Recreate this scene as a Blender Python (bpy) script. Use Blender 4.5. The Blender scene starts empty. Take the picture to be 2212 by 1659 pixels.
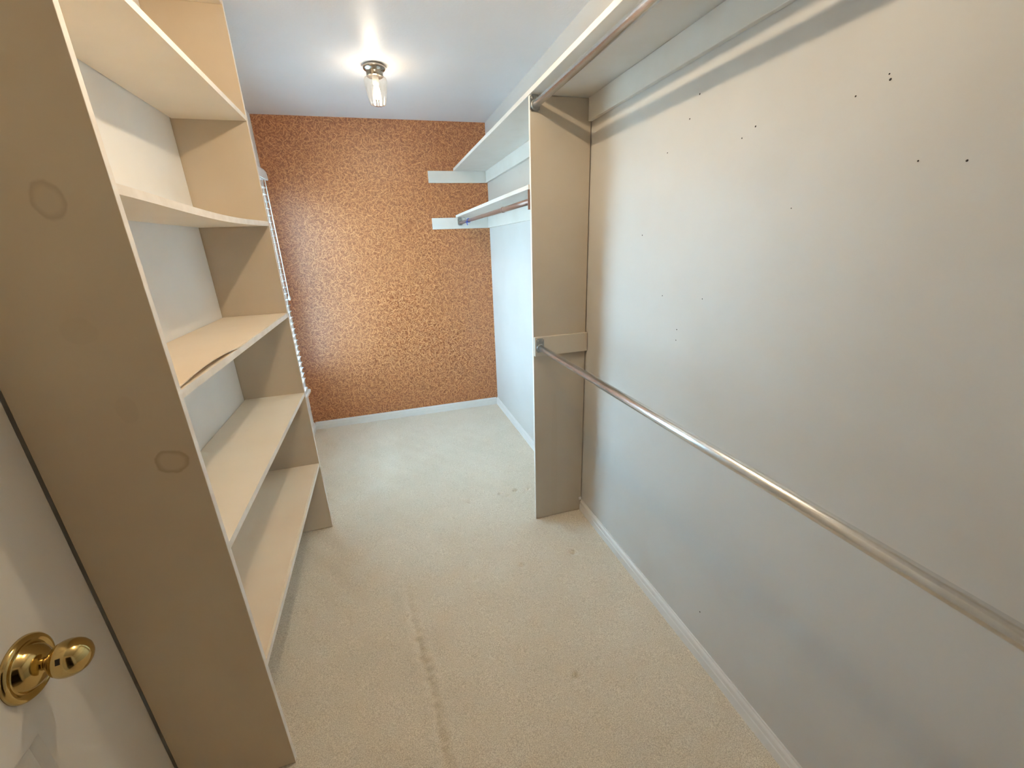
import bpy, bmesh, math, random
from mathutils import Vector, Matrix
random.seed(7)
S = bpy.context.scene
C = S.collection

# ------------------------------------------------------------------ camera
M = [[0.958113, 0.256042, 0.128303], [-0.283867, 0.908374, 0.307045], [-0.037931, -0.330605, 0.943007]]
cam_d = bpy.data.cameras.new('camera')
cam_d.sensor_fit = 'HORIZONTAL'; cam_d.sensor_width = 36.0
cam_d.lens = 14.4935
cam_d.shift_x = 0.00697; cam_d.shift_y = 0.00418
cam_d.clip_start = 0.01
cam = bpy.data.objects.new('camera', cam_d); C.objects.link(cam)
r, f, u = [Vector((M[0][i], M[1][i], M[2][i])) for i in range(3)]
cm = Matrix(((r.x, u.x, -f.x, 0), (r.y, u.y, -f.y, 0), (r.z, u.z, -f.z, 1.5094), (0, 0, 0, 1)))
cam.matrix_world = cm
S.camera = cam

# ------------------------------------------------------------------ world, exposure
SKY = (0.46, 0.74, 1.0); SKY_STRENGTH = 24.0; GROUND = (0.27, 0.37, 0.42)
BULB = (1.0, 0.80, 0.56); BULB_WATTS = 1.4; BULB_WATTS_FRONT = 16.0
w = bpy.data.worlds.new('sky'); S.world = w; w.use_nodes = True
bg = w.node_tree.nodes['Background']
bg.inputs[1].default_value = SKY_STRENGTH
_n = w.node_tree.nodes; _l = w.node_tree.links
_tc = _n.new('ShaderNodeTexCoord'); _sx = _n.new('ShaderNodeSeparateXYZ'); _l.new(_tc.outputs['Generated'], _sx.inputs[0])
_mr = _n.new('ShaderNodeMapRange'); _mr.inputs[1].default_value = -0.03; _mr.inputs[2].default_value = 0.03; _l.new(_sx.outputs[2], _mr.inputs[0])
_mx = _n.new('ShaderNodeMix'); _mx.data_type = 'RGBA'; _l.new(_mr.outputs[0], _mx.inputs[0])
_mx.inputs[6].default_value = (*GROUND, 1); _mx.inputs[7].default_value = (*SKY, 1)     # open ground below the horizon, even sky above
_l.new(_mx.outputs[2], bg.inputs[0])
S.view_settings.view_transform = 'Standard'; S.view_settings.look = 'None'
S.view_settings.gamma = 1.0; S.view_settings.use_curve_mapping = False
S.view_settings.exposure = 0.58
S.cycles.use_denoising = True; S.cycles.use_adaptive_sampling = True; S.cycles.adaptive_threshold = 0.18; S.cycles.adaptive_min_samples = 20
S.cycles.max_bounces = 12; S.cycles.diffuse_bounces = 8; S.cycles.transparent_max_bounces = 16

# ------------------------------------------------------------------ measured room (metres)
H = 2.44
XR, XW = 0.974, -0.7324            # right and left wall
YF, YB = 3.738, -0.45              # far and back wall
XP, YP = 0.6874, 1.8829            # partition: free edge, near face
ZS = 2.0865                        # underside of the long shelf
ZL = 1.7340                        # underside of the short shelf
XL, YN, YQ = -0.4464, 0.9987, 2.2037   # shelving unit: front, near panel, far panel
WY0, WY1, WZ0, WZ1 = 2.44, 3.44, 0.462, 1.985   # window opening
DY0, DY1, DZ1 = 0.235, 1.013, 2.03              # door opening in the left wall

# ------------------------------------------------------------------ materials
def mat(name):
    m = bpy.data.materials.new(name); m.use_nodes = True
    nt = m.node_tree; b = nt.nodes['Principled BSDF']
    return m, nt, b
def nd(nt, typ, **kw):
    n = nt.nodes.new(typ)
    for k, v in kw.items():
        if k.startswith('i_'):
            key = k[2:]; key = int(key) if key.isdigit() else key.replace('_', ' ')
            n.inputs[key].default_value = v
        else: setattr(n, k, v)
    return n
def math_n(nt, op, a, b=None, c=None, clamp=False):
    n = nt.nodes.new('ShaderNodeMath'); n.operation = op; n.use_clamp = clamp
    for i, v in enumerate((a, b, c)):
        if v is None: continue
        if isinstance(v, (int, float)): n.inputs[i].default_value = v
        else: nt.links.new(v, n.inputs[i])
    return n.outputs[0]
def mix_c(nt, fac, a, b, mode='MIX'):
    n = nt.nodes.new('ShaderNodeMix'); n.data_type = 'RGBA'; n.blend_type = mode
    for s, v in ((n.inputs[0], fac), (n.inputs[6], a), (n.inputs[7], b)):
        if isinstance(v, (int, float)): s.default_value = v
        elif isinstance(v, tuple): s.default_value = (*v, 1)
        else: nt.links.new(v, s)
    return n.outputs[2]
def sstep(nt, val, lo, hi, a=0.0, b=1.0):
    n = nt.nodes.new('ShaderNodeMapRange'); n.interpolation_type = 'SMOOTHSTEP'
    n.inputs[1].default_value = lo; n.inputs[2].default_value = hi
    n.inputs[3].default_value = a; n.inputs[4].default_value = b
    nt.links.new(val, n.inputs[0]); return n.outputs[0]
def position(nt):
    return nt.nodes.new('ShaderNodeNewGeometry').outputs['Position']
def noise(nt, vec, scale, detail=4.0, rough=0.55, dist=0.0):
    n = nd(nt, 'ShaderNodeTexNoise', i_Scale=scale, i_Detail=detail, i_Roughness=rough, i_Distortion=dist)
    nt.links.new(vec, n.inputs['Vector']); return n.outputs['Fac']
def bump(nt, b, height, strength, dist=0.002):
    n = nd(nt, 'ShaderNodeBump', i_Strength=strength, i_Distance=dist)
    nt.links.new(height, n.inputs['Height']); nt.links.new(n.outputs[0], b.inputs['Normal'])
def paint(name, col, dark, rough=0.5, peel=55.0, peel_s=0.25, mott=2.2, stains=(), spec=0.4):
    """wall or board paint: faint mottling, roller texture and stains of their own shape"""
    m, nt, b = mat(name); p = position(nt)
    c = mix_c(nt, sstep(nt, noise(nt, p, mott, 3, 0.6), 0.35, 0.72), col, dark)
    fine = sstep(nt, noise(nt, p, 26, 1, 0.6), 0.62, 0.78)
    c = mix_c(nt, math_n(nt, 'MULTIPLY', fine, 0.18), c, dark)
    for (sx, sy, sz, rx, rz, ring, colr, amt) in stains:
        mp = nd(nt, 'ShaderNodeMapping'); nt.links.new(p, mp.inputs[0])
        mp.inputs['Location'].default_value = (-sx / rx, 0, -sz / rz); mp.inputs['Scale'].default_value = (1 / rx, 0, 1 / rz)
        ln = nd(nt, 'ShaderNodeVectorMath', operation='LENGTH'); nt.links.new(mp.outputs[0], ln.inputs[0])
        d = math_n(nt, 'ADD', ln.outputs['Value'], math_n(nt, 'MULTIPLY', noise(nt, p, 30, 3), 0.5))
        k = sstep(nt, d, 1.12, 1.3, 1, 0)
        if ring: k = math_n(nt, 'MULTIPLY', k, sstep(nt, d, 0.80, 1.16, 0.22, 1.0))
        c = mix_c(nt, math_n(nt, 'MULTIPLY', k, amt), c, colr)
    nt.links.new(c, b.inputs['Base Color'])
    b.inputs['Roughness'].default_value = rough; b.inputs['Specular IOR Level'].default_value = spec
    if peel_s >= 0.2: bump(nt, b, noise(nt, p, peel, 2, 0.5), peel_s, 0.002)
    return m
def plain(name, col, rough=0.4, metal=0.0, scale=40.0, var=0.12, bs=0.05):
    m, nt, b = mat(name); p = position(nt)
    d = tuple(x * (1 - var) for x in col)
    nt.links.new(mix_c(nt, noise(nt, p, scale), col, d), b.inputs['Base Color'])
    b.inputs['Roughness'].default_value = rough; b.inputs['Metallic'].default_value = metal
    if bs >= 0.08: bump(nt, b, noise(nt, p, scale * 3, 2), bs, 0.001)
    return m

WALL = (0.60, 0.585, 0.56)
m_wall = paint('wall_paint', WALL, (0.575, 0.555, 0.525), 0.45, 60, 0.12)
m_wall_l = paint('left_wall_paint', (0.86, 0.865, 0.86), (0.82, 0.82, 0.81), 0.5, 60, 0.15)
m_ceil = paint('ceiling_paint', (0.76, 0.755, 0.77), (0.74, 0.735, 0.745), 0.42, 90, 0.3, spec=0.3)
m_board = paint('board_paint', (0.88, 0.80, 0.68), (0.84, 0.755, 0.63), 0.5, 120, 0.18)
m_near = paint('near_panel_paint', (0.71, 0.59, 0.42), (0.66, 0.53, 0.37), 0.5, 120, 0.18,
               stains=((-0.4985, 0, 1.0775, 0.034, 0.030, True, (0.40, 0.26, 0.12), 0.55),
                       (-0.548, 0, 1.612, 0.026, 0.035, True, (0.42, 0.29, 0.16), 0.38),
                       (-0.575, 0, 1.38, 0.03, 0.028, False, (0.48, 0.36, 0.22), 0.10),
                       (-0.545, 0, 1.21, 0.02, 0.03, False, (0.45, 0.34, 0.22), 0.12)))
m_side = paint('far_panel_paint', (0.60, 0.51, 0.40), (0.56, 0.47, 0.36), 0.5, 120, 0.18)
m_cleat = paint('cleat_paint', (0.73, 0.71, 0.67), (0.69, 0.665, 0.615), 0.45, 60, 0.12, mott=5.0)
m_part = paint('partition_paint', (0.55, 0.495, 0.415), (0.51, 0.455, 0.375), 0.5, 120, 0.15,
               stains=((0.80, 0, 0.30, 0.02, 0.5, False, (0.50, 0.43, 0.33), 0.25),))
m_bar = paint('support_board_paint', (0.63, 0.575, 0.49), (0.59, 0.535, 0.45), 0.45, 90, 0.15)
m_room = paint('dim_room_paint', (0.42, 0.36, 0.29), (0.38, 0.32, 0.25), 0.7, 60, 0.1)
m_edge = paint('edge_paint', (0.86, 0.82, 0.77), (0.78, 0.73, 0.67), 0.5, 90, 0.3, mott=14.0)
m_trim = plain('trim_paint', (0.78, 0.77, 0.75), 0.35, 0, 12, 0.05, 0.05)
m_white = plain('white_vinyl', (0.80, 0.81, 0.82), 0.4, 0, 20, 0.04, 0.02)
m_liner = paint('hardboard_liner', (0.86, 0.74, 0.59), (0.82, 0.69, 0.54), 0.55, 150, 0.1)
m_door = paint('door_paint', (0.80, 0.765, 0.71), (0.775, 0.74, 0.68), 0.42, 90, 0.08)
m_chrome = plain('chrome', (0.85, 0.87, 0.89), 0.26, 1.0, 60, 0.10, 0.02)
m_steel = plain('zinc_steel', (0.46, 0.47, 0.46), 0.38, 1.0, 90, 0.35, 0.1)
m_screw = plain('screw_steel', (0.55, 0.55, 0.53), 0.35, 1.0, 120, 0.3, 0.1)
m_copper = plain('brown_rod_enamel', (0.30, 0.19, 0.15), 0.32, 0.25, 70, 0.25, 0.08)
m_brass = plain('brass', (0.78, 0.58, 0.24), 0.13, 1.0, 25, 0.35, 0.03)
m_nickel = plain('lamp_nickel', (0.50, 0.46, 0.40), 0.22, 1.0, 40, 0.2, 0.03)
m_dark = plain('dark_hole', (0.03, 0.022, 0.016), 0.8)
m_blue = plain('blue_plastic', (0.04, 0.12, 0.75), 0.4)
m_cord = plain('blind_cord', (0.75, 0.76, 0.77), 0.7)

def wallpaper():
    m, nt, b = mat('wood_strand_wallpaper'); p = position(nt)
    sp = nd(nt, 'ShaderNodeSeparateXYZ'); nt.links.new(p, sp.inputs[0])
    strip = math_n(nt, 'GREATER_THAN', sp.outputs[0], 0.345)          # the paper hangs in two strips that do not match at the seam
    cb = nd(nt, 'ShaderNodeCombineXYZ'); nt.links.new(sp.outputs[0], cb.inputs[0]); nt.links.new(math_n(nt, 'MULTIPLY_ADD', strip, 4.37, sp.outputs[2]), cb.inputs[1])
    wob = nd(nt, 'ShaderNodeTexNoise', i_Scale=28.0, i_Detail=2.0); nt.links.new(cb.outputs[0], wob.inputs['Vector'])
    ws = nd(nt, 'ShaderNodeVectorMath', operation='SCALE'); nt.links.new(wob.outputs['Color'], ws.inputs[0]); ws.inputs['Scale'].default_value = 0.003
    base = nd(nt, 'ShaderNodeVectorMath', operation='ADD'); nt.links.new(cb.outputs[0], base.inputs[0]); nt.links.new(ws.outputs[0], base.inputs[1])
    col = mix_c(nt, sstep(nt, noise(nt, p, 55, 4, 0.6), 0.35, 0.65), (0.270, 0.078, 0.022), (0.410, 0.140, 0.045))
    layers = ((25, 0.171, 0.40, (0.500, 0.185, 0.062)), (34, 0.159, 0.42, (0.330, 0.098, 0.028)), (30, 0.122, 0.45, (0.580, 0.245, 0.090)),
              (42, 0.146, 0.42, (0.290, 0.080, 0.021)), (37, 0.122, 0.45, (0.640, 0.295, 0.118)), (21, 0.073, 0.47, (0.70, 0.34, 0.145)),
              (51, 0.134, 0.43, (0.530, 0.210, 0.074)), (44, 0.122, 0.45, (0.630, 0.285, 0.112)), (27, 0.073, 0.45, (0.300, 0.085, 0.022)),
              (28, 0.073, 0.46, (0.68, 0.32, 0.132)))
    hsum = None
    for i, (sc, wd, ln, c) in enumerate(layers):
        mp = nd(nt, 'ShaderNodeVectorMath', operation='MULTIPLY_ADD'); nt.links.new(base.outputs[0], mp.inputs[0])
        mp.inputs[1].default_value = (sc, sc, 0); mp.inputs[2].default_value = (3.7 * i + 0.31, 5.9 * i + 0.73, 0)
        v = nd(nt, 'ShaderNodeTexVoronoi', voronoi_dimensions='2D', i_Scale=1.0, i_Randomness=1.0); nt.links.new(mp.outputs[0], v.inputs['Vector'])
        d = nd(nt, 'ShaderNodeVectorMath', operation='SUBTRACT'); nt.links.new(mp.outputs[0], d.inputs[0]); nt.links.new(v.outputs['Position'], d.inputs[1])
        rc = nd(nt, 'ShaderNodeSeparateColor'); nt.links.new(v.outputs['Color'], rc.inputs[0])
        vr = nd(nt, 'ShaderNodeVectorRotate', rotation_type='Z_AXIS'); nt.links.new(d.outputs[0], vr.inputs['Vector'])
        nt.links.new(math_n(nt, 'MULTIPLY', rc.outputs[0], 6.2832), vr.inputs['Angle'])
        s2 = nd(nt, 'ShaderNodeSeparateXYZ'); nt.links.new(vr.outputs[0], s2.inputs[0])
        uu = s2.outputs[0]
        bend = math_n(nt, 'MULTIPLY', math_n(nt, 'MULTIPLY', uu, uu), math_n(nt, 'MULTIPLY_ADD', rc.outputs[1], 1.4, -0.7))
        vv = math_n(nt, 'ABSOLUTE', math_n(nt, 'ADD', s2.outputs[1], bend))
        k = math_n(nt, 'MULTIPLY', sstep(nt, vv, wd * 0.55, wd, 1, 0), sstep(nt, math_n(nt, 'ABSOLUTE', uu), ln * 0.85, ln * 1.1, 1, 0))
        k = math_n(nt, 'MULTIPLY', k, math_n(nt, 'MULTIPLY_ADD', rc.outputs[2], 0.65, 0.3))
        col = mix_c(nt, k, col, c)
        hsum = k if hsum is None else math_n(nt, 'ADD', hsum, k)
    nt.links.new(col, b.inputs['Base Color'])
    b.inputs['Roughness'].default_value = 0.40; b.inputs['Specular IOR Level'].default_value = 0.9
    bump(nt, b, hsum, 0.12, 0.001)
    return m
m_paper = wallpaper()

def carpet():
    m, nt, b = mat('beige_carpet'); p = position(nt)
    c = mix_c(nt, sstep(nt, noise(nt, p, 3.0, 5, 0.6), 0.3, 0.7), (0.90, 0.83, 0.71), (0.83, 0.755, 0.63))
    tuft = noise(nt, p, 330, 3, 0.7)
    c = mix_c(nt, sstep(nt, tuft, 0.36, 0.60, 0.8, 0.0), c, (0.48, 0.41, 0.31))
    big = noise(nt, p, 75, 3, 0.6, 0.6)
    c = mix_c(nt, sstep(nt, big, 0.58, 0.72, 0.0, 0.4), c, (0.62, 0.54, 0.42))
    nt.links.new(c, b.inputs['Base Color'])
    b.inputs['Roughness'].default_value = 0.95; b.inputs['Specular IOR Level'].default_value = 0.1
    b.inputs['Sheen Weight'].default_value = 0.25; b.inputs['Sheen Roughness'].default_value = 0.5
    mid = noise(nt, p, 165, 2, 0.6, 1.5)
    c = mix_c(nt, sstep(nt, mid, 0.40, 0.54, 0.35, 0.0), c, (0.58, 0.50, 0.385))
    nt.links.new(c, b.inputs['Base Color'])
    h = math_n(nt, 'ADD', math_n(nt, 'ADD', math_n(nt, 'MULTIPLY', tuft, 0.5), mid), math_n(nt, 'MULTIPLY', big, 0.7))
    bump(nt, b, h, 0.32, 0.005)
    return m
m_carpet = carpet()

def schlick(nt, f0):
    lw = nd(nt, 'ShaderNodeLayerWeight'); lw.inputs[0].default_value = 0.5
    return math_n(nt, 'MULTIPLY_ADD', math_n(nt, 'POWER', lw.outputs['Facing'], 5.0), 1 - f0, f0)
def shade_glass():
    m, nt, b = mat('lamp_glass'); nt.nodes.remove(b); out = nt.nodes['Material Output']
    t = nd(nt, 'ShaderNodeBsdfTransparent'); t.inputs[0].default_value = (0.97, 0.96, 0.93, 1)
    gl = nd(nt, 'ShaderNodeBsdfGlossy'); gl.inputs['Roughness'].default_value = 0.06
    tr = nd(nt, 'ShaderNodeBsdfTranslucent'); tr.inputs[0].default_value = (0.95, 0.93, 0.88, 1)
    fac = schlick(nt, 0.12)
    m1 = nd(nt, 'ShaderNodeMixShader'); m1.inputs[0].default_value = 0.014
    nt.links.new(t.outputs[0], m1.inputs[1]); nt.links.new(tr.outputs[0], m1.inputs[2])
    m2 = nd(nt, 'ShaderNodeMixShader'); nt.links.new(fac, m2.inputs[0])
    nt.links.new(m1.outputs[0], m2.inputs[1]); nt.links.new(gl.outputs[0], m2.inputs[2])
    nt.links.new(m2.outputs[0], out.inputs[0]); return m
def pane_glass():
    m, nt, b = mat('window_glass'); nt.nodes.remove(b); out = nt.nodes['Material Output']
    t = nd(nt, 'ShaderNodeBsdfTransparent'); t.inputs[0].default_value = (0.96, 0.98, 0.97, 1)
    gl = nd(nt, 'ShaderNodeBsdfGlossy'); gl.inputs['Roughness'].default_value = 0.02
    fac = schlick(nt, 0.07)
    m2 = nd(nt, 'ShaderNodeMixShader'); nt.links.new(fac, m2.inputs[0])
    nt.links.new(t.outputs[0], m2.inputs[1]); nt.links.new(gl.outputs[0], m2.inputs[2])
    nt.links.new(m2.outputs[0], out.inputs[0]); return m
m_shade = shade_glass(); m_pane = pane_glass()
def lit_bulb():
    m, nt, b = mat('lit_bulb'); nt.nodes.remove(b); out = nt.nodes['Material Output']
    t = nd(nt, 'ShaderNodeBsdfTransparent')
    e = nd(nt, 'ShaderNodeEmission'); e.inputs[0].default_value = (1.0, 0.90, 0.74, 1); e.inputs[1].default_value = 6.0
    ad = nd(nt, 'ShaderNodeAddShader'); nt.links.new(t.outputs[0], ad.inputs[0]); nt.links.new(e.outputs[0], ad.inputs[1])
    nt.links.new(ad.outputs[0], out.inputs[0]); m.cycles.emission_sampling = 'NONE'; return m
m_bulb = lit_bulb()

# ------------------------------------------------------------------ builders
ORG = {}
def obj(name, bm, m, parent=None, smooth=False):
    """one mesh object from world-space geometry, origin at its base centre"""
    vs = [v.co for v in bm.verts]
    lo = Vector([min(v[i] for v in vs) for i in range(3)]); hi = Vector([max(v[i] for v in vs) for i in range(3)])
    o0 = Vector(((lo.x + hi.x) / 2, (lo.y + hi.y) / 2, lo.z))
    bmesh.ops.translate(bm, verts=bm.verts, vec=-o0)
    bmesh.ops.recalc_face_normals(bm, faces=bm.faces)
    me = bpy.data.meshes.new(name); bm.to_mesh(me); bm.free()
    if smooth:
        for pl in me.polygons: pl.use_smooth = True
    me.materials.append(m)
    o = bpy.data.objects.new(name, me); C.objects.link(o)
    ORG[o.name] = o0
    if parent: o.parent = parent; o.location = o0 - ORG[parent.name]
    else: o.location = o0
    return o
def empty(name, loc, parent=None):
    o = bpy.data.objects.new(name, None); C.objects.link(o); o.empty_display_size = 0.05
    ORG[o.name] = Vector(loc)
    if parent: o.parent = parent; o.location = Vector(loc) - ORG[parent.name]
    else: o.location = loc
    return o
def tag(o, label, cat, group=None, kind=None):
    o['label'] = label
    if cat: o['category'] = cat
    if group: o['group'] = group
    if kind: o['kind'] = kind
    return o
def copy_tree(o, parent=None):
    c = o.copy(); C.objects.link(c)
    if parent: c.parent = parent
    for ch in list(o.children): copy_tree(ch, c)
    return c
def bbox(bm, x0, x1, y0, y1, z0, z1):
    vs = [bm.verts.new((x, y, z)) for z in (z0, z1) for y in (y0, y1) for x in (x0, x1)]
    for q in ((0, 2, 3, 1), (4, 5, 7, 6), (0, 1, 5, 4), (2, 6, 7, 3), (0, 4, 6, 2), (1, 3, 7, 5)):
        bm.faces.new([vs[i] for i in q])
    return vs
def box(name, x0, x1, y0, y1, z0, z1, m, parent=None, bev=0.0015, seg=2):
    bm = bmesh.new(); bbox(bm, x0, x1, y0, y1, z0, z1)
    if bev: bmesh.ops.bevel(bm, geom=bm.edges[:], offset=bev, segments=seg, affect='EDGES', profile=0.5)
    return obj(name, bm, m, parent)
def lathe(bm, prof, origin, axis='z', n=32):
    """prof: (radius, height) pairs, revolved about axis through origin"""
    rings = []
    for (rr, h) in prof:
        ring = []
        for k in range(n):
            a = 2 * math.pi * k / n; c, s = rr * math.cos(a), rr * math.sin(a)
            v = {'z': (c, s, h), 'x': (h, c, s), 'y': (c, h, s)}[axis]
            ring.append(bm.verts.new(Vector(v) + Vector(origin)))
        rings.append(ring)
    for a, b in zip(rings, rings[1:]):
        for k in range(n): bm.faces.new((a[k], a[(k + 1) % n], b[(k + 1) % n], b[k]))
    bm.faces.new(rings[0][::-1]); bm.faces.new(rings[-1])
def lathe_obj(name, prof, origin, m, parent=None, axis='z', n=32):
    bm = bmesh.new(); lathe(bm, prof, origin, axis, n)
    return obj(name, bm, m, parent, smooth=True)
def prism(bm, prof, axis, a0, a1):
    """closed 2-D profile extruded along an axis: 'y' -> (x, z), 'x' -> (y, z), 'z' -> (x, y)"""
    def P(q, a): return {'y': (q[0], a, q[1]), 'x': (a, q[0], q[1]), 'z': (q[0], q[1], a)}[axis]
    A = [bm.verts.new(P(q, a0)) for q in prof]; B = [bm.verts.new(P(q, a1)) for q in prof]
    bm.faces.new(A); bm.faces.new(B[::-1]); n = len(prof)
    for i in range(n): bm.faces.new((A[i], B[i], B[(i + 1) % n], A[(i + 1) % n]))
def prism_obj(name, prof, axis, a0, a1, m, parent=None):
    bm = bmesh.new(); prism(bm, prof, axis, a0, a1); return obj(name, bm, m, parent)
def tube_bm(bm, pts, rad, n=8):
    rings = []
    for i, p in enumerate(pts):
        t = (Vector(pts[min(i + 1, len(pts) - 1)]) - Vector(pts[max(i - 1, 0)])).normalized()
        a = t.orthogonal().normalized(); b = t.cross(a)
        if rings:                                              # keep the frame from twisting
            ref = (rings[-1][0].co - Vector(pts[i - 1])); ref = (ref - t * ref.dot(t)).normalized(); a = ref; b = t.cross(a)
        rings.append([bm.verts.new(Vector(p) + rad * (math.cos(2 * math.pi * k / n) * a + math.sin(2 * math.pi * k / n) * b)) for k in range(n)])
    for a, b in zip(rings, rings[1:]):
        for k in range(n): bm.faces.new((a[k], a[(k + 1) % n], b[(k + 1) % n], b[k]))
    bm.faces.new(rings[0][::-1]); bm.faces.new(rings[-1])
def holed_wall(name, x0, x1, ys, zs, holes, m, backs=()):
    """wall slab in the YZ plane; holes are (i, j) cells of the grid ys x zs"""
    bm = bmesh.new(); V = {}
    def v(x, i, j):
        k = (x, i, j)
        if k not in V: V[k] = bm.verts.new((x, ys[i], zs[j]))
        return V[k]
    ny, nz = len(ys) - 1, len(zs) - 1
    solid = lambda i, j: 0 <= i < ny and 0 <= j < nz and (i, j) not in holes
    for i in range(ny):
        for j in range(nz):
            if not solid(i, j): continue
            for x in (x0, x1): bm.faces.new((v(x, i, j), v(x, i + 1, j), v(x, i + 1, j + 1), v(x, i, j + 1)))
            for (di, dj, p, q) in ((-1, 0, (i, j), (i, j + 1)), (1, 0, (i + 1, j), (i + 1, j + 1)), (0, -1, (i, j), (i + 1, j)), (0, 1, (i, j + 1), (i + 1, j + 1))):
                if not solid(i + di, j + dj): bm.faces.new((v(x0, *p), v(x1, *p), v(x1, *q), v(x0, *q)))
    for (xa, xb, ya, yb, za, zb) in backs: bbox(bm, xa, xb, ya, yb, za, zb)
    return obj(name, bm, m)

def edge_faces(o, sx):
    """white painted front edge: the faces of a board that look along sx * X"""
    o.data.materials.append(m_edge)
    for pl in o.data.polygons:
        if pl.normal.x * sx > 0.9: pl.material_index = 1
    return o

# ------------------------------------------------------------------ the setting
bm = bmesh.new()
dents = [(0.777, 1.569, .016, .009), (0.496, 1.572, .014, .008), (0.2475, 1.558, .014, .006), (0.5015, 0.976, .012, .006), (0.30, 1.19, .016, .004),
         (0.747, 2.198, .012, .008), (0.66, 2.21, .012, .008), (0.60, 2.16, .014, .005), (0.56, 2.20, .012, .005), (0.36, 2.19, .016, .006),
         (0.73, 2.52, .02, -.003), (0.70, 2.16, .012, .004)]
seam = [(-0.075, 1.75), (-0.067, 1.548), (-0.041, 1.266), (-0.018, 1.149), (-0.003, 0.894), (0.01, 0.70), (0.02, 0.5)]
def carpet_h(x, y):
    h = 0.0015 * math.sin(9 * x + 2.1 * y) * math.cos(7.3 * y - 3 * x) + 0.001 * math.sin(23 * x - 17 * y) + 0.0008 * math.sin(41 * x + 33 * y)
    for (dx, dy, rr, dp) in dents:
        q = ((x - dx) ** 2 + (y - dy) ** 2) / (rr * rr)
        if q < 9: h -= 1.9 * dp * math.exp(-q)
    if 0.5 < y < 1.75:
        for (a, b) in zip(seam, seam[1:]):
            if b[1] <= y <= a[1]:
                sx = a[0] + (b[0] - a[0]) * (a[1] - y) / (a[1] - b[1]) + 0.004 * math.sin(70 * y) + 0.003 * math.sin(131 * y)
                k = min(1, (1.75 - y) / 0.5)
                h -= k * 0.010 * math.exp(-((x - sx) / 0.014) ** 2)
                h += k * 0.005 * math.exp(-((x - sx - 0.032) / 0.018) ** 2)
                h += k * 0.0022 * math.sin(2 * math.pi * y / 0.024 + 30 * x + 3 * math.sin(40 * y)) * math.exp(-((x - sx - 0.012) / 0.016) ** 2)
    q = abs(math.hypot(x - 0.366, y - 2.082) - 0.020)
    h -= 0.0035 * math.exp(-(q / 0.006) ** 2)
    return h
nx, ny = 300, 740
grid = [[bm.verts.new((XW + (XR - XW) * i / nx, YB + (YF - YB) * j / ny,
         carpet_h(XW + (XR - XW) * i / nx, YB + (YF - YB) * j / ny))) for i in range(nx + 1)] for j in range(ny + 1)]
for j in range(ny):
    for i in range(nx): bm.faces.new((grid[j][i], grid[j][i + 1], grid[j + 1][i + 1], grid[j + 1][i]))
edge = bmesh.ops.extrude_edge_only(bm, edges=[e for e in bm.edges if e.is_boundary])
for v in edge['geom']:
    if isinstance(v, bmesh.types.BMVert): v.co.z = -0.05
o = obj('floor', bm, m_carpet, smooth=True)
tag(o, 'beige cut pile carpet with dents and a worn groove', 'carpet', kind='structure')

o = box('ceiling', XW - 0.12, XR + 0.1, YB - 0.1, YF + 0.1, H, H + 0.08, m_ceil, bev=0)
tag(o, 'white semi gloss painted ceiling', 'ceiling', kind='structure')
o = box('wall_far', XW - 0.12, XR + 0.1, YF, YF + 0.1, 0, H, m_paper, bev=0)
tag(o, 'far wall papered in rust and tan wood strand wallpaper', 'wall', kind='structure')
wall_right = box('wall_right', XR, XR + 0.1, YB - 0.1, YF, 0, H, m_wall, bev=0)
tag(wall_right, 'off-white painted wall behind the hanging rods', 'wall', kind='structure')
bm = bmesh.new()                      # wall with the doorway the viewer stands in
bbox(bm, XW - 0.12, -0.42, YB - 0.1, YB, 0, H); bbox(bm, 0.42, XR, YB - 0.1, YB, 0, H); bbox(bm, -0.42, 0.42, YB - 0.1, YB, 2.05, H)
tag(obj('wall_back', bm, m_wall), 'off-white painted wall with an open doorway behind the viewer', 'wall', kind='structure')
bm = bmesh.new()                      # the unlit room beyond that doorway
x0r, x1r, y0r, y1r = -2.2, 2.2, -3.6, YB - 0.1
bbox(bm, x0r - .1, x0r, y0r, y1r, -.05, H); bbox(bm, x1r, x1r + .1, y0r, y1r, -.05, H); bbox(bm, x0r - .1, x1r + .1, y0r - .1, y0r, -.05, H)
bbox(bm, x0r, XW - 0.121, y1r, y1r + .1, -.05, H); bbox(bm, XR + .101, x1r, y1r, y1r + .1, -.05, H); bbox(bm, x0r - .1, x1r + .1, y0r - .1, y1r, H, H + .08)
bbox(bm, x0r - .1, x1r + .1, y0r - .1, YB, -.1, -.0505)
tag(obj('wall_back_room', bm, m_room), 'dim tan walls of the room behind the viewer', 'wall', kind='structure')
ys = [YB, DY0, DY1, WY0, WY1, YF]; zs = [0, WZ0 - 0.03, WZ1, DZ1, H]
o = holed_wall('wall_left', XW - 0.12, XW, ys, zs, {(1, 0), (1, 1), (1, 2), (3, 1)}, m_wall_l,
               backs=[(XW - .16, XW - .119, DY0 - .05, DY1 + .05, -.05, DZ1 + .05), (XW - .119, XW - .0005, DY0 - .05, DY1 + .05, -.05, -.0005)])  # unseen boxes added behind and under the door to block leaking sky light
tag(o, 'white left wall behind the shelves, with a door and a window', 'wall', kind='structure')
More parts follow.
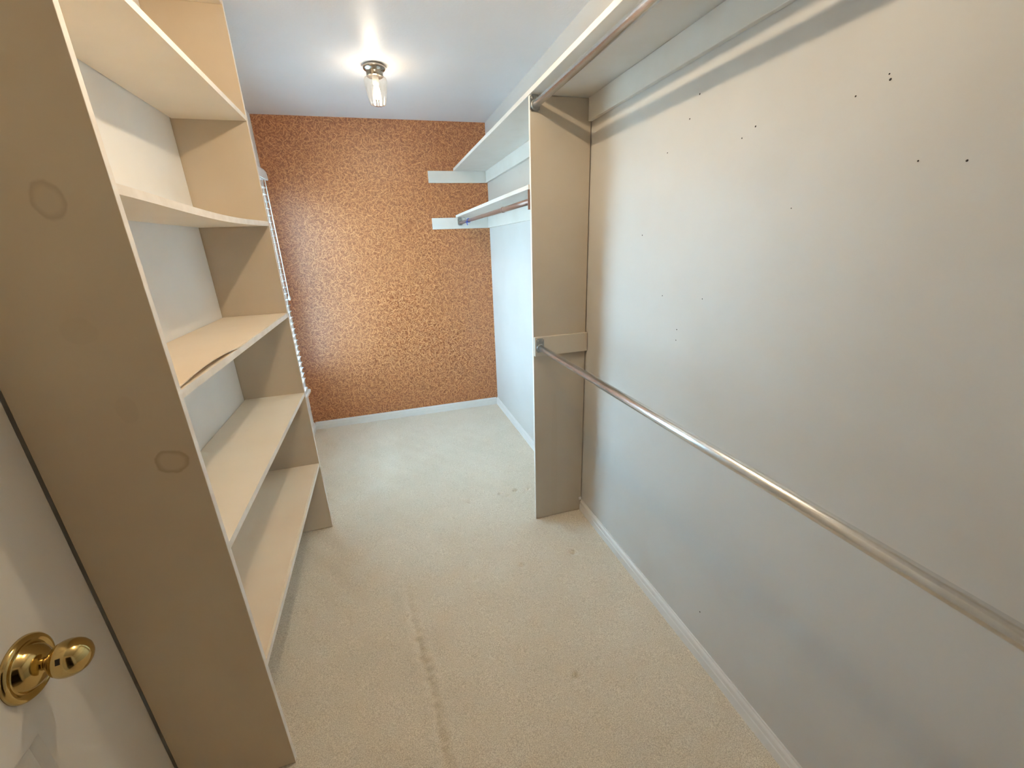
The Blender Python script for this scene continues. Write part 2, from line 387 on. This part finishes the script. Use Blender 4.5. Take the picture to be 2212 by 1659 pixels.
# nail holes and scuffs in the right wall
for (y, z, rr) in ((0.685, 1.785, .0016), (0.681, 1.775, .0024), (0.741, 1.765, .0018), (0.6, 1.624, .0016), (0.528, 1.612, .002), (0.842, 1.564, .0014),
                  (1.208, 1.904, .0024), (0.985, 1.769, .0022), (1.025, 1.751, .0018), (1.242, 1.849, .0022), (0.925, 0.20, .0026), (1.204, 1.165, .002),
                  (1.205, 1.203, .0022), (1.338, 1.775, .002), (1.45, 1.52, .0022), (1.30, 1.31, .002), (1.10, 1.32, .0018)):
    lathe_obj('nail_hole', ((rr, 0), (rr * 0.9, 0.0004)), (XR - 0.0004, y, z), m_dark, wall_right, axis='x', n=8)

BP = ((0, 0), (.013, 0), (.013, .036), (.0115, .0385), (.0105, .040), (.0105, .056), (.0085, .060), (.005, .064), (.004, .070), (0, .070))
def baseboard(name, prof, axis, a0, a1, label):
    return tag(prism_obj(name, prof, axis, a0, a1, m_trim), label, 'baseboard', kind='structure')
baseboard('baseboard_right', [(XR - a, b) for a, b in BP], 'y', YB, YP - 0.0005, 'white moulded baseboard along the right wall, near side of the partition')
baseboard('baseboard_right_far', [(XR - a, b) for a, b in BP], 'y', YP + 0.019, YF, 'white moulded baseboard along the right wall beyond the partition')
baseboard('baseboard_far', [(YF - a, b) for a, b in BP], 'x', XW + 0.0131, XR - 0.0131, 'white moulded baseboard under the patterned wallpaper')
baseboard('baseboard_left', [(XW + a, b) for a, b in BP], 'y', YQ + 0.019, YF, 'white moulded baseboard below the window')

# ------------------------------------------------------------------ window with frame, sashes and stool
win = tag(empty('window_1', (XW - 0.06, (WY0 + WY1) / 2, WZ0)), 'tall white sash window in the left wall behind the blind', 'window', kind='structure')
xo0, xo1 = XW - 0.11, XW - 0.055
bm = bmesh.new()
bbox(bm, xo0, xo1, WY0, WY0 + .035, WZ0, WZ1); bbox(bm, xo0, xo1, WY1 - .035, WY1, WZ0, WZ1)
bbox(bm, xo0, xo1, WY0 + .035, WY1 - .035, WZ1 - .035, WZ1); bbox(bm, xo0, xo1, WY0 + .035, WY1 - .035, WZ0, WZ0 + .03)
obj('window_frame', bm, m_white, win)
zm = (WZ0 + WZ1) / 2
for (za, zb, xa, xb) in ((WZ0 + .03, zm + .02, xo0 + .030, xo1 - .002), (zm - .02, WZ1 - .035, xo0 + .002, xo0 + .028)):
    bm = bmesh.new(); ya, yb = WY0 + .036, WY1 - .036
    bbox(bm, xa, xb, ya, ya + .04, za, zb); bbox(bm, xa, xb, yb - .04, yb, za, zb)
    bbox(bm, xa, xb, ya + .04, yb - .04, za, za + .04); bbox(bm, xa, xb, ya + .04, yb - .04, zb - .04, zb)
    s = obj('sash', bm, m_white, win)
    box('pane', (xa + xb) / 2 - .0015, (xa + xb) / 2 + .0015, ya + .04, yb - .04, za + .04, zb - .04, m_pane, s, bev=0)
box('window_stool', XW - 0.055, XW + 0.078, WY0 - .05, WY1 + .05, WZ0 - .028, WZ0 - .002, m_trim, win, bev=0.006, seg=3)
prism_obj('window_apron', [(XW, WZ0 - .09), (XW + .012, WZ0 - .085), (XW + .014, WZ0 - .029), (XW, WZ0 - .029)], 'y', WY0 - .03, WY1 + .03, m_trim, win)

# ------------------------------------------------------------------ blind on the window
bl = tag(empty('window_blind', (XW + .035, 2.94, WZ0)), 'white two-inch slat blind with moulded valance, hanging over the window', 'blind')
by0, by1 = 2.40, 3.485
VP = [(XW + .001, 2.075), (XW + .04, 2.072), (-.688, 2.064), (-.668, 2.052), (-.657, 2.036), (-.655, 2.02), (-.653, 1.992), (-.656, 1.983), (-.668, 1.984), (-.670, 2.03), (XW + .001, 2.04)]
prism_obj('valance', VP, 'y', by0 - .015, by1 + .015, m_white, bl)
box('headrail', XW + .008, XW + .055, by0, by1, 1.985, 2.028, m_white, bl)
slat_me = None; zz = 1.935; k = 0
while zz > 0.52:
    if slat_me is None:
        o = box('slat', XW + .010, XW + .060, by0, by1, zz - .0014, zz + .0014, m_white, bl, bev=0.0006, seg=1); slat_me = o.data
    else:
        o = bpy.data.objects.new('slat', slat_me); C.objects.link(o); o.parent = bl
        o.location = Vector((XW + .035, (by0 + by1) / 2, zz - .0014)) - ORG[bl.name]
    zz -= 0.0445
box('bottom_rail', XW + .010, XW + .060, by0, by1, WZ0 + .001, WZ0 + .018, m_white, bl, bev=0.003)
for y in (2.52, 2.94, 3.37):
    for x in (XW + .008, XW + .062):
        bm = bmesh.new(); tube_bm(bm, [(x, y, 1.985), (x, y, 1.2), (x, y, WZ0 + .018)], 0.0011, 6); obj('ladder_cord', bm, m_cord, bl)
bm = bmesh.new(); tube_bm(bm, [(XW + .069, 3.44, 1.99), (XW + .070, 3.44, 1.6), (XW + .070, 3.44, 1.215)], 0.0035, 8)
wand = obj('tilt_wand', bm, m_white, bl, smooth=True)
lathe_obj('wand_tip', ((.002, 0), (.007, .004), (.0095, .014), (.008, .026), (.004, .040), (.003, .046)), (XW + .070, 3.44, 1.172), m_white, wand, n=14)

# ------------------------------------------------------------------ door in the left wall
dx = XW - 0.004                      # face of the leaf
door = tag(empty('door_1', (dx - .018, (DY0 + DY1) / 2, 0.008)), 'white panelled door with a brass knob at the lower left', 'door', kind='structure')
bm = bmesh.new(); ya, yb, za, zb = DY0 + .004, 0.9967, .008, DZ1 - .004
panels = [(0.40, 0.765, 0.18, 0.662), (0.40, 0.765, 0.95, 1.88)]
yl = sorted({ya, yb, 0.40, 0.765}); zl = sorted({za, zb, .18, .662, .95, 1.88}); V = {}
def dv(x, y, z):
    kk = (round(x, 5), round(y, 5), round(z, 5))
    if kk not in V: V[kk] = bm.verts.new((x, y, z))
    return V[kk]
for i in range(len(yl) - 1):
    for j in range(len(zl) - 1):
        q = (yl[i], yl[i + 1], zl[j], zl[j + 1])
        if q in panels:
            prev = None
            for (ins, dep) in ((0, 0), (.006, -.004), (.014, -.010), (.022, -.009), (.055, -.002)):
                c = [dv(dx + dep, y, z) for y, z in ((q[0] + ins, q[2] + ins), (q[1] - ins, q[2] + ins), (q[1] - ins, q[3] - ins), (q[0] + ins, q[3] - ins))]
                if prev:
                    for e in range(4): bm.faces.new((prev[e], prev[(e + 1) % 4], c[(e + 1) % 4], c[e]))
                prev = c
            bm.faces.new(prev)
        else: bm.faces.new([dv(dx, y, z) for y, z in ((q[0], q[2]), (q[1], q[2]), (q[1], q[3]), (q[0], q[3]))])
rim = [e for e in bm.edges if e.is_boundary]
ex = bmesh.ops.extrude_edge_only(bm, edges=rim)
nv = [v for v in ex['geom'] if isinstance(v, bmesh.types.BMVert)]
for v in nv: v.co.x = dx - .035
bmesh.ops.contextual_create(bm, geom=[e for e in bm.edges if e.is_boundary])
obj('leaf', bm, m_door, door)
KY, KZ = 0.8044, 0.786
knob = lathe_obj('door_knob', ((.001, .030), (.0130, .032), (.0155, .036), (.0185, .040), (.0250, .044), (.0300, .050), (.0335, .058), (.0345, .066), (.0335, .075), (.0305, .084), (.0250, .0915), (.0175, .097), (.0090, .1005), (.001, .1015)),
                 (dx, KY, KZ), m_brass, door, axis='x', n=48)
lathe_obj('rosette', ((.001, 0.0), (.0602, 0.0), (.0600, .004), (.0570, .0085), (.0530, .010), (.0500, .009), (.0470, .0065), (.0440, .0060), (.0425, .0075), (.0400, .0130), (.0350, .0195), (.0280, .0245), (.0200, .0275), (.0150, .0285), (.0140, .0305), (.001, .031)),
          (dx, KY, KZ), m_brass, knob, axis='x', n=64)
sl = box('keyway', -.0055, .0055, -.0032, .0032, -.0008, .0008, m_dark, None, bev=0)
nrm = Vector((0.15, -0.80, 0.58)).normalized()
sl.parent = knob; sl.rotation_euler = nrm.to_track_quat('Z', 'X').to_euler()
sl.location = Vector((dx + .064, KY, KZ)) + nrm * .0337 - ORG[knob.name]

# ------------------------------------------------------------------ left shelving unit
T = 0.018
unit = tag(empty('shelving_unit', ((XL + XW) / 2, (YN + YQ) / 2, 0)), 'tall beige painted plywood shelving unit with five shelves against the left wall', 'shelving')
def panel(name, x0, x1, y0, y1, z0, z1, m, parent): return edge_faces(box(name, x0, x1, y0, y1, z0, z1, m, parent, bev=0.0014), 1)
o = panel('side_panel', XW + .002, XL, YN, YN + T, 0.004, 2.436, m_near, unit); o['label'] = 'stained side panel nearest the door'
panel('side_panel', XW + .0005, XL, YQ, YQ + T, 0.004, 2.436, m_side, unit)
panel('top_panel', XW + .0125, XL - .001, YN + T + .0005, YQ - .0005, 2.419, 2.436, m_board, unit)
box('back_panel', XW + .0005, XW + .012, YN + T + .004, YQ - .0045, 0.004, 2.418, m_wall_l, unit, bev=0)
y0, y1 = YN + T + .0005, YQ - .0005
def shelf(zt, th=0.019, sag=0.0, gap=.0155, name='shelf'):
    bm = bmesh.new(); n = 24; rows = []
    for j in range(n + 1):
        t = j / n; y = y0 + (y1 - y0) * t; row = []
        for i in range(5):
            s = i / 4; x = XW + gap + (XL - .0015 - XW - gap) * s
            dz = -sag * (0.25 + 0.75 * s) * (math.sin(math.pi * t) ** 1.3)
            row.append((bm.verts.new((x, y, zt + dz)), bm.verts.new((x, y, zt - th + dz))))
        rows.append(row)
    for j in range(n):
        for i in range(4):
            bm.faces.new((rows[j][i][0], rows[j][i + 1][0], rows[j + 1][i + 1][0], rows[j + 1][i][0]))
            bm.faces.new((rows[j][i][1], rows[j + 1][i][1], rows[j + 1][i + 1][1], rows[j][i + 1][1]))
        for i in (0, 4): bm.faces.new((rows[j][i][0], rows[j + 1][i][0], rows[j + 1][i][1], rows[j][i][1]))
    for j in (0, n):
        for i in range(4): bm.faces.new((rows[j][i][0], rows[j][i + 1][0], rows[j][i + 1][1], rows[j][i][1]))
    return edge_faces(obj(name, bm, m_board, unit), 1)
zA, zB, zC, zD, zE = 2.032 + .019, 1.6242 + .019, 1.2377 - .003, 0.8298, 0.4237 - .004
shelf(zA); o = shelf(zB, sag=0.014); o['label'] = 'sagging shelf with a chipped front edge'
sC = shelf(zC); shelf(zD); sE = shelf(zE)
# loose hardboard sheet on the middle shelf, lifted along its near front edge
bm = bmesh.new(); n = 40; rows = []
for j in range(n + 1):
    y = y0 + .002 + (y1 - y0 - .004) * j / n; row = []
    for i in range(9):
        s = i / 8; x = XW + .0165 + (XL - .003 - XW - .0165) * s
        lift = 0.0
        if y < 1.43: lift = 0.0125 * (s ** 1.5) * math.sin(math.pi * max(0, min(1, (1.43 - y) / 0.46))) ** 0.9
        row.append((bm.verts.new((x, y, zC + .0005 + lift)), bm.verts.new((x, y, zC + .003 + lift))))
    rows.append(row)
for j in range(n):
    for i in range(8):
        bm.faces.new((rows[j][i][0], rows[j + 1][i][0], rows[j + 1][i + 1][0], rows[j][i + 1][0]))
        bm.faces.new((rows[j][i][1], rows[j][i + 1][1], rows[j + 1][i + 1][1], rows[j + 1][i][1]))
    for i in (0, 8): bm.faces.new((rows[j][i][0], rows[j][i][1], rows[j + 1][i][1], rows[j + 1][i][0]))
for j in (0, n):
    for i in range(8): bm.faces.new((rows[j][i][0], rows[j][i + 1][0], rows[j][i + 1][1], rows[j][i][1]))
o = obj('shelf_liner', bm, m_liner, sC); o['label'] = 'tan sheet curling up off the shelf at its front'
o = box('shelf_liner', XW + .018, -.455, y0 + .003, y1 - .008, zE + .0005, zE + .004, m_liner, sE, bev=0.0006, seg=1); o['label'] = 'tan loose sheet lying on the bottom shelf'

# ------------------------------------------------------------------ right side: partition, shelves, cleats
part = tag(prism_obj('partition', [(XP, YP), (XR - .0055, YP), (XR - .0055, YP + .014), (XR - .0005, YP + .014), (XR - .0005, YP + T), (XP, YP + T)], 'z', 0.004, ZS - .003, m_part), 'tall narrow beige partition panel standing out from the right wall', 'partition')
edge_faces(part, -1)
box('end_stop', XR - .022, XR - .006, YP - .010, YP - .0005, .074, .092, m_white, part, bev=0.003)
up = tag(empty('wall_shelf', ((XP + XR) / 2, (YB + YF) / 2, ZS)), 'long high white shelf running the length of the right wall', 'shelf')
box('shelf_board', XP, XR - .001, YB + .002, YF - .001, ZS, ZS + .020, m_cleat, up, bev=0.0015)
CH = 0.0887
box('cleat', XR - .019, XR - .0005, YB + .002, YP - .002, ZS - CH, ZS - .001, m_cleat, up)
box('cleat', XR - .019, XR - .0005, YP + T + .002, YF - .0005, ZS - CH, ZS - .001, m_cleat, up)
box('cleat', .4784, XR - .0195, YF - .019, YF - .0005, ZS - CH, ZS - .001, m_cleat, up)
lo_ = tag(empty('wall_shelf', ((XP + XR) / 2, 2.8, ZL)), 'short white shelf below the long one, between the partition and wallpaper', 'shelf')
box('shelf_board', XP - .006, XR - .001, YP + T + .002, YF - .001, ZL, ZL + .019, m_cleat, lo_, bev=0.0015)
box('cleat', XR - .019, XR - .0005, YP + T + .002, YF - .0005, ZL - CH, ZL - .001, m_cleat, lo_)
box('cleat', .478, XR - .0195, YF - .019, YF - .0005, ZL - CH, ZL - .001, m_cleat, lo_)

def flange(parent, x, y, z, d, wd=.046, up_=.042, dn=.022):
    """stamped steel rod socket on a wall at y, facing d (-1 toward the viewer)"""
    ya, yb = sorted((y, y + d * .004))
    bm = bmesh.new(); bbox(bm, x - wd / 2, x + wd / 2, ya, yb, z - dn, z + up_)
    ee = [e for e in bm.edges if abs((e.verts[0].co - e.verts[1].co).y) > .003]
    bmesh.ops.bevel(bm, geom=ee, offset=.006, segments=4, affect='EDGES')
    fl = obj('flange', bm, m_steel, parent)
    lathe_obj('socket_ring', ((.0165, 0), (.0195, 0), (.0195, d * .010), (.0165, d * .010)), (x, y + d * .0041, z), m_steel, fl, axis='y', n=24)
    for sx in (-.012, .012):
        s = lathe_obj('screw', ((.0005, d * .0026), (.0045, d * .0018), (.0048, 0), (.0005, -d * .001)), (x + sx, y + d * .0041, z + up_ - .011), m_screw, fl, axis='y', n=12)
    return fl
RR = .0150
def rod(x, z, ya, yb, label):
    t = tag(empty('closet_rod', (x, (ya + yb) / 2, z - RR)), label, 'closet rod')
    lathe_obj('tube', ((RR * .8, ya + .001), (RR, ya + .002), (RR, yb - .002), (RR * .8, yb - .001)), (x, 0, z), m_chrome, t, axis='y', n=32)
    return t
XU, ZU = .7082, 2.0467
r1 = rod(XU, ZU, YB + .006, YP - .006, 'upper chrome hanging rod under the long shelf'); flange(r1, XU, YP - .0005, ZU, -1, wd=.043, up_=.038); flange(r1, XU, YB + .0005, ZU, 1, up_=.038)
XM, ZM = .7141, 1.0191
mid = tag(box('support_board', XP + .001, XR - .0025, YP - .019, YP - .0005, .9745, 1.0705, m_bar, None, bev=0.002), 'beige board across the partition face holding the lower rod', 'board')
r2 = rod(XM, ZM, YB + .006, YP - .026, 'lower chrome hanging rod at waist height along the right wall'); flange(r2, XM, YP - .0195, ZM, -1, wd=.040, up_=.045, dn=.024); flange(r2, XM, YB + .0005, ZM, 1)

XO, ZO = .7125, 1.690
cr = tag(empty('closet_rod', (XO, 2.8, ZO - .014)), 'brown telescoping hanging rod under the short shelf, in front of the wallpaper', 'closet rod')
lathe_obj('outer_tube', ((.012, YP + T + .006), (.0135, YP + T + .007), (.0135, 2.40), (.0122, 2.405)), (XO, 0, ZO), m_copper, cr, axis='y', n=24)
lathe_obj('collar', ((.0122, 2.403), (.0150, 2.405), (.0150, 2.425), (.0122, 2.428)), (XO, 0, ZO), m_copper, cr, axis='y', n=24)
lathe_obj('inner_tube', ((.0105, 2.40), (.0115, 2.41), (.0115, YF - .026), (.010, YF - .025)), (XO, 0, ZO), m_copper, cr, axis='y', n=24)
flange(cr, XO, YF - .0195, ZO, -1, wd=.040, up_=.042, dn=.020)
box('end_plate', XP - .009, XP + .050, YP + T + .001, YP + T + .005, 1.650, 1.733, m_copper, cr, bev=0.001)
bm = bmesh.new(); tube_bm(bm, [(XO - .016, YF - .024, 1.733), (XO - .012, 3.62, 1.728), (XO - .010, 3.50, 1.722), (XO - .0, 3.46, 1.708)], .0016, 6); obj('wire_clip', bm, m_steel, cr)
# blue tie on the brown rod
bm = bmesh.new(); tube_bm(bm, [(XO + .0135 * math.cos(a), 3.36 + .003 * math.sin(2 * a), ZO + .0135 * math.sin(a)) for a in [2 * math.pi * k / 16 for k in range(17)]], .0025, 6)
tube_bm(bm, [(XO - .010, 3.36, ZO - .010), (XO - .018, 3.352, ZO - .020), (XO - .014, 3.348, ZO - .034)], .0028, 6)
tube_bm(bm, [(XO - .010, 3.36, ZO - .010), (XO - .026, 3.366, ZO - .012)], .0028, 6)
tag(obj('plastic_tie', bm, m_blue), 'small bright blue tie knotted round the brown rod', 'tie')

# ------------------------------------------------------------------ ceiling lights
LX, LY = 0.1145, 2.744
def ceiling_light(label, watts):
    t = tag(empty('ceiling_light', (LX, LY, H)), label, 'ceiling light')
    lathe_obj('canopy', ((.030, 0), (.055, -.001), (.0595, -.006), (.0600, -.013), (.0575, -.019), (.0520, -.024), (.0465, -.028), (.0440, -.034), (.0440, -.050), (.0420, -.052)), (LX, LY, H), m_nickel, t, n=48)
    # ribbed tapering glass jar, a wall with thickness and a thick foot
    bm = bmesh.new(); n = 60
    prof = [(.0400, -.051), (.0450, -.054), (.0575, -.060), (.0605, -.066), (.0600, -.074), (.0560, -.100), (.0505, -.130), (.0450, -.158), (.0415, -.172), (.0395, -.180), (.030, -.184)]
    rings = []
    for q, (rr, h) in enumerate(prof):
        ring = []
        for k in range(n):
            a = 2 * math.pi * k / n
            rib = 0.0022 * math.cos(12 * a) if q >= 4 else 0
            ring.append(bm.verts.new((LX + (rr + rib) * math.cos(a), LY + (rr + rib) * math.sin(a), H + h)))
        rings.append(ring)
    for a, b in zip(rings, rings[1:]):
        for k in range(n): bm.faces.new((a[k], a[(k + 1) % n], b[(k + 1) % n], b[k]))
    bm.faces.new(rings[-1])
    jar = obj('glass_jar', bm, m_shade, t, smooth=True)
    lathe_obj('socket', ((.010, -.052), (.017, -.053), (.017, -.086), (.012, -.090)), (LX, LY, H), m_white, t, n=20)
    lathe_obj('bulb', ((.008, -.089), (.012, -.095), (.0165, -.108), (.018, -.122), (.0170, -.136), (.0130, -.149), (.006, -.156), (.001, -.158)), (LX, LY, H), m_bulb, t, n=20)
    ld = bpy.data.lights.new('bulb_light', 'POINT'); ld.energy = watts; ld.color = BULB; ld.shadow_soft_size = 0.014
    lo = bpy.data.objects.new('bulb_light', ld); C.objects.link(lo); lo.parent = t; lo.location = (0, 0, -.124)
    return t
ceiling_light('ribbed glass jar ceiling light with a nickel canopy, near the wallpapered wall', BULB_WATTS)
LX, LY = 0.108, 1.25
ceiling_light('ribbed glass jar ceiling light over the front of the closet, above the frame', BULB_WATTS_FRONT)
